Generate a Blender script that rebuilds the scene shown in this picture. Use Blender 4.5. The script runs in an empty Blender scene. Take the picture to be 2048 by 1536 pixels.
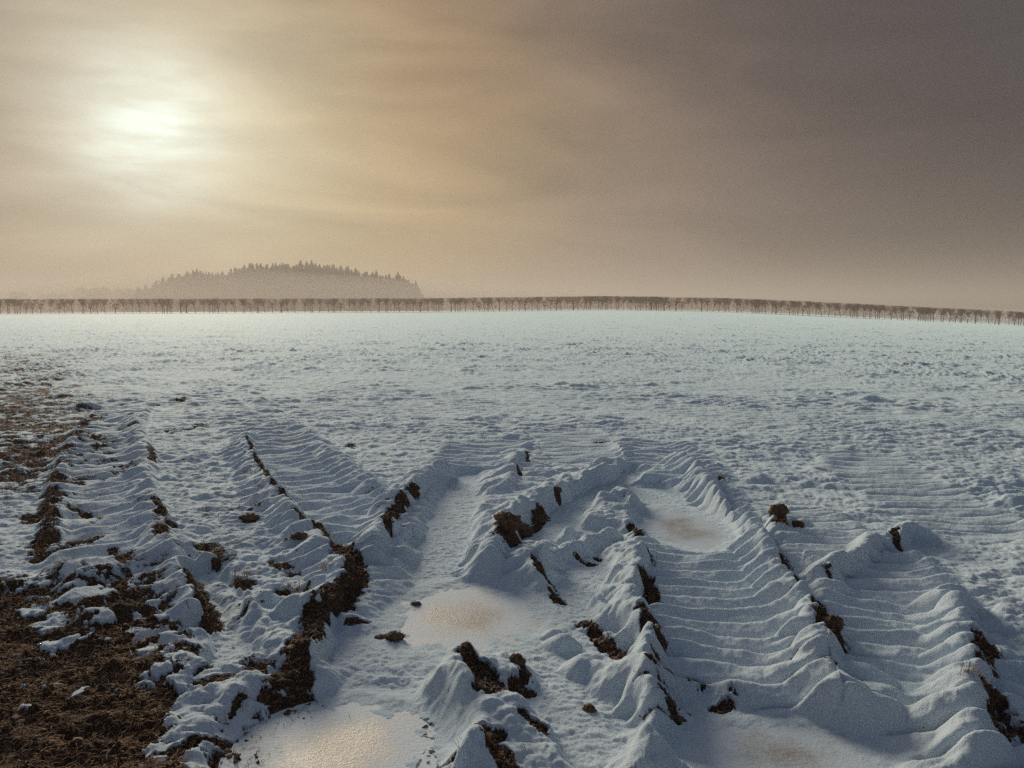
import bpy, math, random
import numpy as np
from mathutils import Vector, Matrix
R = math.radians
random.seed(7); RNG = np.random.default_rng(7)
C = bpy.context.scene.collection
scene = bpy.context.scene

# ------------------------------------------------------------------ camera
F, CX, CY, HORIZON, EYE = 1547.0, 1024.0, 768.0, 612.0, 1.6
TH = math.atan((CY - HORIZON) / F)
cam = bpy.data.cameras.new('camera'); camo = bpy.data.objects.new('camera', cam); C.objects.link(camo)
cam.sensor_width = 36; cam.lens = 36 * F / 2048; cam.clip_end = 9000; cam.clip_start = 0.05
camo.location = (0, 0, EYE); camo.rotation_euler = (math.pi / 2 - TH, 0, 0)
scene.camera = camo

def ray(px, py):
    x = (px - CX) / F; v = (CY - py) / F
    return np.array([x, math.cos(TH) + v * math.sin(TH), -math.sin(TH) + v * math.cos(TH)])
def gp(px, py, z=0.0):          # a photograph pixel to the ground plane at height z
    d = ray(px, py); t = (z - EYE) / d[2]
    return (d[0] * t, d[1] * t)

# ------------------------------------------------------------------ sky
SUN_AZ, SUN_EL = R(-24.5), R(11.2)
sund = Vector((math.sin(SUN_AZ) * math.cos(SUN_EL), math.cos(SUN_AZ) * math.cos(SUN_EL), math.sin(SUN_EL)))
W = bpy.data.worlds.new('World'); scene.world = W; W.use_nodes = True
nt = W.node_tree; nt.nodes.clear()
def s2l(c):
    c = np.array(c, float) / 255
    return tuple(np.where(c <= .04045, c / 12.92, ((c + .055) / 1.055) ** 2.4))
def N(tree, typ, **kw):
    n = tree.nodes.new(typ)
    for k, v in kw.items():
        if k.startswith('i_'):
            key = k[2:]; n.inputs[int(key) if key.isdigit() else key].default_value = v
        else: setattr(n, k, v)
    return n
geo = N(nt, 'ShaderNodeTexCoord')
def vmath(op, a, b=None, tree=nt):
    n = N(tree, 'ShaderNodeVectorMath', operation=op)
    for i, q in enumerate((a, b)):
        if q is None: continue
        if hasattr(q, 'is_linked'): tree.links.new(q, n.inputs[i])
        else: n.inputs[i].default_value = q
    return n
def fmath(op, a, b=None, c=None, tree=nt, clamp=False):
    n = N(tree, 'ShaderNodeMath', operation=op); n.use_clamp = clamp
    for i, q in enumerate((a, b, c)):
        if q is None: continue
        if hasattr(q, 'is_linked'): tree.links.new(q, n.inputs[i])
        else: n.inputs[i].default_value = q
    return n.outputs[0]
DIR = vmath('NORMALIZE', geo.outputs['Generated']).outputs[0]
# drifting cloud wobbles the lookup direction a little
mp = N(nt, 'ShaderNodeMapping'); mp.inputs['Scale'].default_value = (2.2, 2.2, 9.0); nt.links.new(DIR, mp.inputs['Vector'])
nz = N(nt, 'ShaderNodeTexNoise', i_Scale=1.3, i_Detail=5.0, i_Roughness=.5); nt.links.new(mp.outputs[0], nz.inputs['Vector'])
wob = vmath('SUBTRACT', nz.outputs['Color'], (.5, .5, .5)).outputs[0]
sc_ = N(nt, 'ShaderNodeVectorMath', operation='SCALE'); nt.links.new(wob, sc_.inputs[0]); sc_.inputs['Scale'].default_value = .15
WD = vmath('NORMALIZE', vmath('ADD', DIR, sc_.outputs[0]).outputs[0]).outputs[0]
def azel(az, el):
    return (math.sin(R(az)) * math.cos(R(el)), math.cos(R(az)) * math.cos(R(el)), math.sin(R(el)))
CT = []
for px, py, col in [
    (-120, -100, (96, 70, 56)), (500, -140, (150, 128, 98)), (1100, -140, (112, 96, 84)), (1700, -120, (76, 66, 70)), (-60, 40, (128, 96, 76)), (-40, 280, (196, 160, 112)), (-40, 520, (112, 84, 68)),
    (120, 60, (190, 160, 118)), (150, 270, (218, 208, 168)), (110, 520, (138, 112, 86)),
    (320, 20, (202, 186, 144)), (330, 150, (228, 226, 194)), (330, 400, (204, 202, 168)), (330, 545, (162, 144, 112)),
    (560, 30, (190, 168, 124)), (560, 250, (224, 214, 172)), (580, 450, (203, 190, 148)), (600, 580, (190, 174, 135)),
    (830, 20, (168, 142, 108)), (790, 160, (200, 172, 128)), (820, 330, (206, 190, 146)), (860, 520, (194, 178, 138)),
    (1080, 40, (150, 130, 108)), (1100, 230, (178, 164, 132)), (1080, 380, (190, 176, 138)), (1100, 560, (176, 163, 134)),
    (1350, 30, (128, 108, 96)), (1380, 220, (146, 130, 114)), (1350, 350, (168, 158, 132)), (1340, 480, (150, 138, 122)), (1360, 590, (158, 146, 126)),
    (1640, 40, (104, 88, 86)), (1640, 220, (112, 95, 90)), (1620, 340, (142, 132, 118)), (1640, 480, (128, 114, 110)), (1650, 600, (132, 122, 118)),
    (1880, 100, (86, 72, 74)), (1880, 330, (96, 80, 82)), (1880, 500, (92, 80, 88)), (1900, 610, (104, 104, 112)),
    (2080, 120, (72, 60, 64)), (2080, 380, (76, 64, 70)), (2090, 570, (70, 64, 80))]:
    v = ray(px, py); v = v / np.linalg.norm(v); l = sum(col) / 3; wr = max(0, (col[0] - col[2]) / 40.0 - .2); wr = min(wr, 1.3); dk = float(np.interp(px, [-100, 60, 200, 850, 1300, 2080], [.76, .92, 1.18, 1.06, .92, .60]))
    col = tuple(max(0, l + (c - l) * (1 + .30 * wr) - 8) * .90 * dk for c in col)
    ms = float(np.interp(px, [700, 1300], [0, 1])); col = (col[0] * (1.03 - .02 * ms), col[1] * (.985 - .05 * ms), col[2] * (1.0 + .03 * ms))
    CT.append((tuple(v), s2l(col), 110.0))
for az, el, col, k in [
    (-24, 34, (180, 165, 130), 14), (8, 36, (140, 135, 122), 14), (38, 34, (95, 92, 100), 14), (-60, 15, (110, 95, 90), 14), (65, 12, (82, 84, 98), 14),
    (-12, 62, (104, 122, 146), 6), (120, 55, (82, 94, 118), 5), (-120, 50, (82, 94, 118), 5), (180, 15, (46, 50, 64), 5), (180, 50, (70, 80, 100), 5), (105, 10, (66, 72, 90), 7), (-105, 10, (74, 74, 86), 7)]:
    CT.append((azel(az, el), s2l(col), k))
SKY_UP = 1.0
num = None; den = None
for v, col, k in CT:
    d = N(nt, 'ShaderNodeVectorMath', operation='DOT_PRODUCT'); nt.links.new(WD, d.inputs[0]); d.inputs[1].default_value = v
    w = fmath('EXPONENT', fmath('MULTIPLY', fmath('SUBTRACT', d.outputs['Value'], 1.0), k))
    s = N(nt, 'ShaderNodeVectorMath', operation='SCALE'); s.inputs[0].default_value = col; nt.links.new(w, s.inputs['Scale'])
    num = s.outputs[0] if num is None else vmath('ADD', num, s.outputs[0]).outputs[0]
    den = w if den is None else fmath('ADD', den, w)
inv = fmath('DIVIDE', 1.0, den)
sk = N(nt, 'ShaderNodeVectorMath', operation='SCALE'); nt.links.new(num, sk.inputs[0]); nt.links.new(inv, sk.inputs['Scale'])
# sun glow behind thin cloud
ds = N(nt, 'ShaderNodeVectorMath', operation='DOT_PRODUCT'); nt.links.new(WD, ds.inputs[0]); ds.inputs[1].default_value = tuple(sund)
ds0 = N(nt, 'ShaderNodeVectorMath', operation='DOT_PRODUCT'); nt.links.new(DIR, ds0.inputs[0]); ds0.inputs[1].default_value = tuple(sund)
dsm = fmath('ADD', fmath('MULTIPLY', ds.outputs['Value'], .5), fmath('MULTIPLY', ds0.outputs['Value'], .5))
core = fmath('EXPONENT', fmath('MULTIPLY', fmath('SUBTRACT', dsm, 1.0), 420.0))
halo = fmath('EXPONENT', fmath('MULTIPLY', fmath('SUBTRACT', dsm, 1.0), 42.0))
g1 = N(nt, 'ShaderNodeVectorMath', operation='SCALE'); g1.inputs[0].default_value = (.30, .48, .52); nt.links.new(core, g1.inputs['Scale'])
g2 = N(nt, 'ShaderNodeVectorMath', operation='SCALE'); g2.inputs[0].default_value = (.19, .27, .29); nt.links.new(halo, g2.inputs['Scale'])
# streaky thin cloud darkening
mp2 = N(nt, 'ShaderNodeMapping'); mp2.inputs['Scale'].default_value = (1.9, 1.9, 9.0); mp2.inputs['Location'].default_value = (3.1, 1.7, .4); nt.links.new(DIR, mp2.inputs['Vector'])
nz2 = N(nt, 'ShaderNodeTexNoise', i_Scale=1.5, i_Detail=7.0, i_Roughness=.48, i_Distortion=.6); nt.links.new(mp2.outputs[0], nz2.inputs['Vector'])
stre = N(nt, 'ShaderNodeMapRange'); stre.inputs['From Min'].default_value = .3; stre.inputs['From Max'].default_value = .7
stre.inputs['To Min'].default_value = .72; stre.inputs['To Max'].default_value = 1.20; nt.links.new(nz2.outputs['Fac'], stre.inputs['Value'])
mp3 = N(nt, 'ShaderNodeMapping'); mp3.inputs['Scale'].default_value = (4, 4, 17); mp3.inputs['Rotation'].default_value = (.05, .06, 0); nt.links.new(DIR, mp3.inputs['Vector'])
nz3 = N(nt, 'ShaderNodeTexNoise', i_Scale=1.5, i_Detail=6.0, i_Roughness=.55, i_Distortion=.8); nt.links.new(mp3.outputs[0], nz3.inputs['Vector'])
veil = N(nt, 'ShaderNodeMapRange', interpolation_type='SMOOTHSTEP'); veil.inputs['From Min'].default_value = .36; veil.inputs['From Max'].default_value = .60; veil.inputs['To Min'].default_value = .5; veil.inputs['To Max'].default_value = 1.1; nt.links.new(nz3.outputs['Fac'], veil.inputs['Value'])
nt.links.new(fmath('MULTIPLY', core, veil.outputs[0]), g1.inputs['Scale'])
tot = vmath('ADD', sk.outputs[0], vmath('ADD', g1.outputs[0], g2.outputs[0]).outputs[0]).outputs[0]
fin = N(nt, 'ShaderNodeVectorMath', operation='SCALE'); nt.links.new(tot, fin.inputs[0]); nt.links.new(stre.outputs[0], fin.inputs['Scale'])
# clear physical sky far above the fog, a small share of the light
ns = N(nt, 'ShaderNodeTexSky'); ns.sky_type = 'NISHITA'; ns.sun_disc = False; ns.sun_elevation = SUN_EL; ns.sun_rotation = SUN_AZ
nsb = N(nt, 'ShaderNodeBackground', i_Strength=.06); nt.links.new(ns.outputs[0], nsb.inputs['Color'])
bg = N(nt, 'ShaderNodeBackground', i_Strength=1.0); nt.links.new(fin.outputs[0], bg.inputs['Color'])
mx = N(nt, 'ShaderNodeMixShader', i_0=.96)
nt.links.new(nsb.outputs[0], mx.inputs[1]); nt.links.new(bg.outputs[0], mx.inputs[2])
out = N(nt, 'ShaderNodeOutputWorld'); nt.links.new(mx.outputs[0], out.inputs['Surface'])

sl = bpy.data.lights.new('sun', 'SUN'); so = bpy.data.objects.new('sun', sl); C.objects.link(so)
sl.energy = 5.0; sl.angle = R(20); sl.color = (1.0, .87, .68)
glow = Vector((math.sin(SUN_AZ) * math.cos(R(15)), math.cos(SUN_AZ) * math.cos(R(15)), math.sin(R(15))))     # the bright patch of cloud round the sun
so.rotation_euler = (-glow).to_track_quat('-Z', 'Y').to_euler()

scene.view_settings.view_transform = 'Standard'; scene.view_settings.look = 'None'
scene.view_settings.exposure = -.14; scene.view_settings.gamma = 1
scene.render.engine = 'CYCLES'
scene.cycles.max_bounces = 5; scene.cycles.diffuse_bounces = 1; scene.cycles.glossy_bounces = 2; scene.cycles.volume_bounces = 1
scene.cycles.transmission_bounces = 2; scene.cycles.transparent_max_bounces = 8
scene.cycles.use_denoising = False

# ------------------------------------------------------------------ noise
def hash2(ix, iy, seed):
    h = (ix.astype(np.int64) * 374761393 + iy.astype(np.int64) * 668265263 + seed * 1274126177) & 0xffffffff
    h = ((h ^ (h >> 13)) * 1274126177) & 0xffffffff
    return h ^ (h >> 16)
def perlin(x, y, seed=0):
    x, y = x * .8253 + y * .5647, y * .8253 - x * .5647
    xi = np.floor(x); yi = np.floor(y); fx = (x - xi).astype(np.float32); fy = (y - yi).astype(np.float32)
    ux = fx * fx * fx * (fx * (fx * 6 - 15) + 10); uy = fy * fy * fy * (fy * (fy * 6 - 15) + 10)
    xi = xi.astype(np.int64); yi = yi.astype(np.int64)
    def g(dx, dy):
        a = (hash2(xi + dx, yi + dy, seed) & 255).astype(np.float32) * (2 * np.pi / 256)
        return np.cos(a) * (fx - dx) + np.sin(a) * (fy - dy)
    a = g(0, 0); b = g(1, 0); c = g(0, 1); d = g(1, 1)
    return ((a + (b - a) * ux) * (1 - uy) + (c + (d - c) * ux) * uy) * 1.5
def fbm(x, y, wl, octv=3, seed=0, gain=.5):
    r = 0; a = 1.0; t = 0
    for i in range(octv):
        r = r + a * perlin(x / wl + 17.3 * i, y / wl - 9.1 * i, seed + i); t += a; a *= gain; wl /= 2.03
    return r / t
def billow(x, y, wl, octv=2, seed=0):        # rounded cushions with creases between
    r = 0; a = 1.0; t = 0
    for i in range(octv):
        r = r + a * (np.abs(perlin(x / wl + 5.3 * i, y / wl + 3.1 * i, seed + i)) * 2 - .6); t += a; a *= .5; wl /= 2.1
    return r / t
def sst(a, b, x):
    t = np.clip((x - a) / (b - a), 0, 1); return t * t * (3 - 2 * t)

# ------------------------------------------------------------------ what was traced from the photograph, on the ground
def W_(pts, z=0.0): return np.array([gp(a, b, z) for a, b in pts])
# berms: (pixels of the crest, height m, width of the gentle side, width of the steep side, steep side: +1 right / -1 left)
RIDGES = [
 ([(262,832),(285,880),(301,910),(298,950),(306,1000),(318,1040),(330,1085),(365,1135),(385,1170),(408,1215),(420,1250)], .075, .22, .09, 1),
 ([(160,866),(140,900),(122,940),(112,985),(104,1040),(96,1100)], .055, .12, .14, 1),
 ([(509,862),(491,886),(506,920),(526,951),(554,995),(590,1026),(632,1064),(668,1098),(692,1135),(668,1175),(640,1212),(618,1262),(592,1318)], .12, .26, .10, 1),
 ([(620,885),(661,910),(700,940),(732,968),(775,985)], .085, .22, .16, 1),
 ([(900,922),(884,930),(853,947),(812,982),(780,1016),(768,1050),(748,1085),(736,1110)], .13, .22, .11, 1),
 ([(1052,884),(1041,900),(1028,925),(1016,955),(1004,985)], .085, .22, .12, 1),
 ([(1240,905),(1215,925),(1160,945),(1118,966),(1075,990),(1036,1010),(1016,1040),(998,1068),(984,1097),(962,1122),(935,1142)], .15, .24, .10, 1),
 ([(1070,1110),(1100,1092),(1130,1078),(1165,1068),(1208,1053),(1240,1038),(1258,1036)], .10, .12, .13, 1),
 ([(1020,1100),(1050,1112),(1075,1130),(1092,1152),(1108,1172)], .10, .16, .08, 1),
 ([(1180,1000),(1215,990),(1250,985),(1290,1000)], .07, .12, .12, 1),
 ([(1286,1090),(1268,1125),(1266,1158),(1256,1186),(1268,1215),(1290,1240),(1304,1280),(1270,1318),(1290,1350),(1326,1392),(1318,1436),(1300,1470),(1322,1500),(1330,1540)], .125, .15, .10, 1),
 ([(1148,1206),(1190,1210),(1230,1204),(1258,1192)], .11, .10, .10, -1),
 ([(1200,1236),(1236,1262),(1268,1290)], .05, .10, .10, -1),
 ([(1236,890),(1258,915)], .05, .15, .1, 1),
 ([(1340,905),(1380,925),(1406,945),(1432,985),(1453,1020),(1478,1050),(1523,1080),(1546,1118),(1572,1153),(1600,1186),(1626,1223),(1646,1258),(1640,1290),(1648,1325),(1668,1352),(1700,1398),(1700,1450),(1720,1500),(1740,1550)], .13, .22, .11, 1),
 ([(1862,1056),(1827,1053),(1776,1067),(1740,1086),(1716,1106),(1680,1124),(1640,1138),(1600,1152)], .12, .12, .14, -1),
 ([(1912,1180),(1916,1223),(1938,1262),(1950,1301),(1950,1340),(1930,1379),(1936,1418),(1963,1460),(1990,1496),(2022,1545)], .135, .22, .12, 1),
 ([(1540,1080),(1560,1040),(1590,1036),(1612,1046)], .08, .1, .1, 1),
 ([(934,1262),(930,1286),(921,1313),(915,1358),(893,1380),(880,1412),(862,1440)], .13, .15, .08, 1),
 ([(880,1470),(900,1466),(940,1476),(970,1500),(1000,1540)], .09, .12, .12, 1),
 ([(430,1142),(460,1168),(490,1205),(504,1240),(514,1275)], .06, .09, .10, -1),
 ([(1420,1225),(1440,1190)], .0, .1, .1, 1),
]
# tyre tracks: (pixels of the centreline, width m, depth m, rib height m, rib pitch m, curl, from/to fraction that is ribbed)
TRACKS = [
 ([(250,820),(225,850),(205,900),(200,950),(204,1000),(214,1050),(240,1100),(290,1160),(330,1220),(360,1290)], .85, .030, .052, .245, .35),
 ([(520,850),(555,880),(600,925),(650,975),(690,1030),(716,1080),(735,1130)], 1.0, .045, .048, .205, .25),
 ([(990,880),(960,930),(915,985),(880,1040),(860,1090),(845,1140),(850,1180)], 1.15, .055, .042, .180, -.1),
 ([(1295,880),(1330,930),(1372,1000),(1396,1070),(1425,1130),(1450,1190),(1472,1250),(1478,1320),(1488,1390),(1510,1480)], .95, .055, .042, .158, .45),
 ([(1690,1080),(1740,1130),(1772,1180),(1800,1240),(1818,1300),(1818,1360),(1812,1420),(1845,1500),(1870,1560)], .82, .055, .044, .158, .35),
 ([(1560,1010),(1620,1050),(1660,1090),(1680,1130)], .7, .02, .03, .18, .1),
 ([(1130,860),(1160,900),(1200,935)], .9, .02, .022, .21, -.1),
 ([(1700,900),(1780,960),(1880,1020),(1980,1080)], .9, .03, .025, .21, .15),
]
# smooth trodden floors: (pixels, width m, level m)
FLOORS = [
 ([(930,955),(915,1000),(895,1060),(880,1110),(880,1160),(915,1215),(880,1290),(790,1340),(700,1440),(680,1530)], .42, -.060),
 ([(640,1290),(720,1300),(800,1290),(900,1240),(1000,1235),(1080,1290),(1140,1340),(1180,1400),(1200,1480)], .42, -.055),
 ([(1240,950),(1200,975),(1140,1015),(1100,1050),(1060,1075)], .50, -.065),
 ([(1290,985),(1340,1010),(1370,1055),(1390,1090)], .62, -.075),
 ([(1200,1075),(1160,1120),(1165,1170),(1130,1200)], .40, -.065),
 ([(1120,1215),(1170,1260),(1220,1310)], .30, -.055),
 ([(412,1155),(436,1200),(452,1250),(462,1315)], .26, -.045),
 ([(1400,1440),(1500,1475),(1640,1490),(1560,1540)], .40, -.060),
 ([(600,1510),(690,1460),(740,1425),(730,1540)], .46, -.080),
 ([(1080,1400),(1150,1440),(1200,1520)], .3, -.04),
]
# snow cushions: pixel, radius m, height m
MOUNDS = [(985,1150,.17,.09),(1044,1182,.12,.075),(1072,1213,.085,.065),(1096,1243,.075,.055),(1124,1268,.075,.04),(1180,1308,.12,.05),
 (1240,1225,.1,.06),(1218,1178,.06,.05),(1192,1190,.045,.035),(1232,1146,.07,.05),(1270,1345,.15,.08),(1230,1330,.1,.04),(1330,1400,.1,.05),(1710,1345,.14,.055),(1740,1400,.15,.065),(1745,1468,.14,.065),(1690,1420,.09,.05),
 (912,1385,.14,.06),(960,1420,.2,.06),(905,1480,.13,.06),(985,1330,.1,.04),(1660,1150,.07,.05),(1668,1178,.09,.05),(1580,1075,.09,.05),(1830,1070,.13,.05),
 (530,1190,.08,.05),(560,1175,.07,.04),(600,1250,.07,.05),(585,1215,.09,.06),(560,1270,.08,.05),(650,1118,.08,.04),(1178,1070,.07,.03),(1092,1085,.07,.03),(1205,1005,.1,.05),(1085,985,.1,.05),
 (735,985,.12,.05),(1520,960,.12,.04),(1900,1360,.1,.02),(2000,1320,.12,.05),(2030,1230,.12,.04),(1560,1160,.1,.04),(640,1010,.09,.03),(430,990,.12,.04),(395,1020,.1,.03)]
# bare earth: (pixels, width m, strength)
DIRT = [
 ([(301,895),(306,930)], .05, 1), ([(312,1012),(326,1045),(345,1062)], .05, 1), ([(322,1070),(332,1090)], .06, 1), ([(378,1145),(396,1176),(414,1205),(426,1238)], .07, 1.1),
 ([(496,888),(512,930),(534,965),(560,1003),(575,1015)], .035, 1), ([(600,1045),(640,1068),(672,1098)], .05, 1.1),
 ([(672,1090),(706,1130),(715,1160),(690,1196)], .115, 1.3), ([(715,1160),(672,1200),(650,1218)], .10, 1.3), ([(640,1210),(620,1262),(600,1310),(578,1360)], .09, 1.3),
 ([(590,1340),(560,1390),(520,1440),(480,1480)], .14, 1.2),([(700,1225),(740,1222)], .03, 1.1),
 ([(832,985),(815,1000)], .05, 1.1), ([(808,1005),(785,1040),(770,1060)], .07, 1.2), ([(768,1060),(790,1075)], .04, 1),
 ([(1088,1010),(1072,1030)], .075, 1.3), ([(1062,1035),(1032,1050)], .085, 1.3), ([(1025,1070),(1005,1092)], .10, 1.35), ([(1045,950),(1030,935)], .03, 1),([(1052,905),(1056,925)], .035, 1),
 ([(1112,985),(1116,990)], .05, 1.1), ([(1066,1118),(1076,1138),(1100,1150)], .05, 1.2), ([(1108,1160),(1120,1180)], .05, 1.2), ([(1155,1092),(1185,1100)], .05, 1.1), ([(1195,1088),(1205,1093)], .03, 1),
 ([(1264,1045),(1278,1070)], .05, 1.2), ([(1295,1115),(1306,1125)], .045, 1),([(1288,1150),(1300,1172),(1306,1200)], .065, 1.2), ([(1292,1248),(1306,1268),(1320,1290)], .07, 1.2),
 ([(1160,1222),(1190,1240),(1215,1262),(1240,1278)], .06, 1.2), ([(1312,1330),(1330,1345)], .05, 1.1), ([(1326,1400),(1350,1410)], .05, 1.0),([(1300,1355),(1330,1372),(1370,1390)],.04,.8),([(1385,1340),(1405,1348)],.05,1),([(1440,1380),(1470,1365)],.05,1),
 ([(1552,1098),(1566,1122),(1578,1148)], .045, 1.1), ([(1592,1162),(1608,1190)], .06, 1.2), ([(1640,1220),(1656,1255)], .055, 1.2), ([(1655,1262),(1675,1290)], .07, 1.3), ([(1548,1058),(1568,1050)], .06, 1.2), ([(1592,1048),(1602,1058)], .045, 1.1),
 ([(1782,1074),(1792,1090)], .045, 1.1), ([(1650,1152),(1656,1156)],.04,1.0),([(1950,1255),(1956,1262)], .05, 1), ([(1955,1290),(1970,1320)], .06, 1.15), ([(1970,1330),(1976,1360)], .05, 1.1), ([(1975,1390),(2000,1430),(2010,1460)], .08, .95),
 ([(940,1262),(956,1268)], .035, 1.1), ([(952,1285),(965,1300)], .05, 1.1), ([(940,1322),(970,1345),(985,1385)], .075, 1.25), ([(985,1355),(975,1390)], .07, 1.2), ([(1030,1310),(1042,1335)], .035, 1.2), ([(1025,1345),(1060,1355)], .05, 1.15), ([(1010,1370),(1030,1350)],.04,1.),
 ([(1045,1430),(1080,1450)], .035, 1.1), ([(960,1462),(1000,1466)], .04, 1.1), ([(985,1485),(1015,1520),(1030,1540)], .06, 1.25), ([(870,1490),(900,1500)], .045, 1.1),
 ([(765,1245),(795,1250)], .04, 1.1),
 ([(480,1520),(560,1505),(620,1498)], .03, 1.2), ([(500,1480),(560,1465)], .04, 1.1), ([(560,1465),(640,1450)], .02, 1), ([(690,1395),(840,1405)], .035, .75), ([(845,1400),(862,1500)], .05, .8),
 ([(105,990),(95,1040),(88,1110)], .10, .95), ([(60,1030),(90,1040)], .12, 1.0), ([(120,1010),(200,1040)], .05, .7), ([(180,1080),(150,1100)], .1, .8), ([(220,1100),(260,1120)], .06, .9), ([(110,955),(120,975)], .08, .9),
 ([(470,1150),(500,1165)], .07, .85), ([(545,1120),(590,1140)], .06, .7), ([(410,1090),(440,1110)], .1, .8),([(560,1180),(600,1170)],.06,.8),([(520,1330),(490,1340),(420,1360)],.04,1),
 ([(140,880),(170,870)], .08, .7), ([(60,945),(20,940)], .12, .8), ([(330,860),(400,850)], .2, .5), ([(370,800),(350,805)],.2,.6),([(700,885),(705,890)],.09,.9),([(1436,952),(1446,960)],.05,1.0),([(1215,880),(1190,882)],.06,.8),([(575,1090),(610,1080)],.03,1),
]
# the torn turf of the near left corner, and patches of brown stubble along the left side
BARE = np.array([gp(*p) for p in [(-400,1205),(0,1165),(150,1178),(262,1150),(300,1215),(350,1270),(372,1330),(420,1345),(520,1335),(585,1385),(545,1440),(500,1490),(500,1560),(500,1900),(-900,1900)]])
ISLES = [(330,1350,.05,.02),(360,1420,.05,.03),(440,1400,.08,.03),(540,1400,.05,.03),(470,1440,.06,.025),(530,1350,.06,.03),(495,1375,.05,.02),(340,1440,.04,.02),(420,1480,.05,.02),(365,1365,.06,.03),(410,1355,.05,.02),(165,1200,.16,.05),(100,1245,.09,.035),(185,1240,.08,.03),(290,1275,.08,.025),(130,1290,.13,.025),(420,1385,.11,.05),(470,1370,.12,.05),(400,1440,.10,.04),(350,1460,.06,.02),(500,1400,.06,.04),(330,1480,.06,.035),(390,1510,.05,.03),(300,1515,.06,.02),(450,1350,.12,.04),(60,1225,.08,.03),(215,1250,.05,.02),(160,1385,.03,.02),(380,1395,.05,.03),(300,1310,.05,.02)]

def seg_dist(P, pts):
    """distance, arc length and side of points P to a polyline"""
    best = np.full(len(P), 1e9, np.float32); arc = np.zeros(len(P), np.float32); side = np.zeros(len(P), np.float32); run = 0.0
    for a, b in zip(pts[:-1], pts[1:]):
        ab = b - a; L = float(np.hypot(*ab)); u = ab / L
        q = P - a; t = np.clip(q @ u, 0, L); dx = q[:, 0] - t * u[0]; dy = q[:, 1] - t * u[1]
        d = np.hypot(dx, dy); m = d < best
        # side: >0 means to the right (+x) of a polyline that runs towards the camera
        cr = u[0] * q[:, 1] - u[1] * q[:, 0]
        best[m] = d[m]; arc[m] = (run + t)[m]; side[m] = np.sign(cr)[m]; run += L
    return best, arc, side, run
def smooth_poly(pts, n=6):
    pts = np.asarray(pts); P = np.vstack([2 * pts[0] - pts[1], pts, 2 * pts[-1] - pts[-2]]); o = []
    for i in range(1, len(P) - 2):
        for k in range(n):
            t = k / n; a, b, c, d = P[i - 1], P[i], P[i + 1], P[i + 2]
            o.append(.5 * ((2 * b) + (c - a) * t + (2 * a - 5 * b + 4 * c - d) * t * t + (3 * b - a - 3 * c + d) * t ** 3))
    o.append(P[-2]); return np.array(o)
def near(P, pts, r):
    return np.nonzero((P[:, 0] > pts[:, 0].min() - r) & (P[:, 0] < pts[:, 0].max() + r) & (P[:, 1] > pts[:, 1].min() - r) & (P[:, 1] < pts[:, 1].max() + r))[0]
def in_poly(P, poly):
    x, y = P[:, 0], P[:, 1]; r = np.zeros(len(P), bool); j = len(poly) - 1
    for i in range(len(poly)):
        a, b = poly[i], poly[j]
        with np.errstate(divide='ignore', invalid='ignore'):
            c = ((a[1] > y) != (b[1] > y)) & (x < (b[0] - a[0]) * (y - a[1]) / (b[1] - a[1] + 1e-12) + a[0])
        r ^= c; j = i
    return r

def ribf(ph, k):                # rounded ribs, one flank steep, narrow valleys between
    return np.abs(np.sin((ph + k * np.cos(ph)) * .5)) ** .80
PUD = [(672,1500,.42,.40,-.071),(930,1232,.46,.50,-.052),(1372,1058,.34,.60,-.068),(1560,1505,.42,.22,-.053)]
# broad lie of the land: the field swells in the middle and falls away at the right; a low rise carries the far wood
def macro(x, y):
    d = np.hypot(x, y); az = np.arctan2(x, np.maximum(y, 1e-3)); px = CX + F * np.tan(np.clip(az, -1.2, 1.2))
    yc = np.interp(px, [-1500, 0, 850, 1200, 1450, 1650, 1850, 2048, 3500], [631, 630, 627, 621.5, 625, 632.5, 639.5, 645, 690])
    zc = EYE - (yc - HORIZON) * 130 / F
    s = sst(18, 130, d)
    z = zc * s
    drop = np.interp(px, [1300, 1600, 2048, 3000], [0, .3, 1.3, 2.0])
    z = z - drop * sst(128, 165, d)
    z = z - 2.0 * sst(190, 300, d)
    wx, wy = -129.0, 470.0
    z = z + 8.5 * np.exp(-(((x - wx) / 50) ** 2 + ((y - wy) / 60) ** 2)) * sst(330, 420, d)
    z = z * np.where(y < 0, 0.0, 1.0)
    return z

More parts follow.
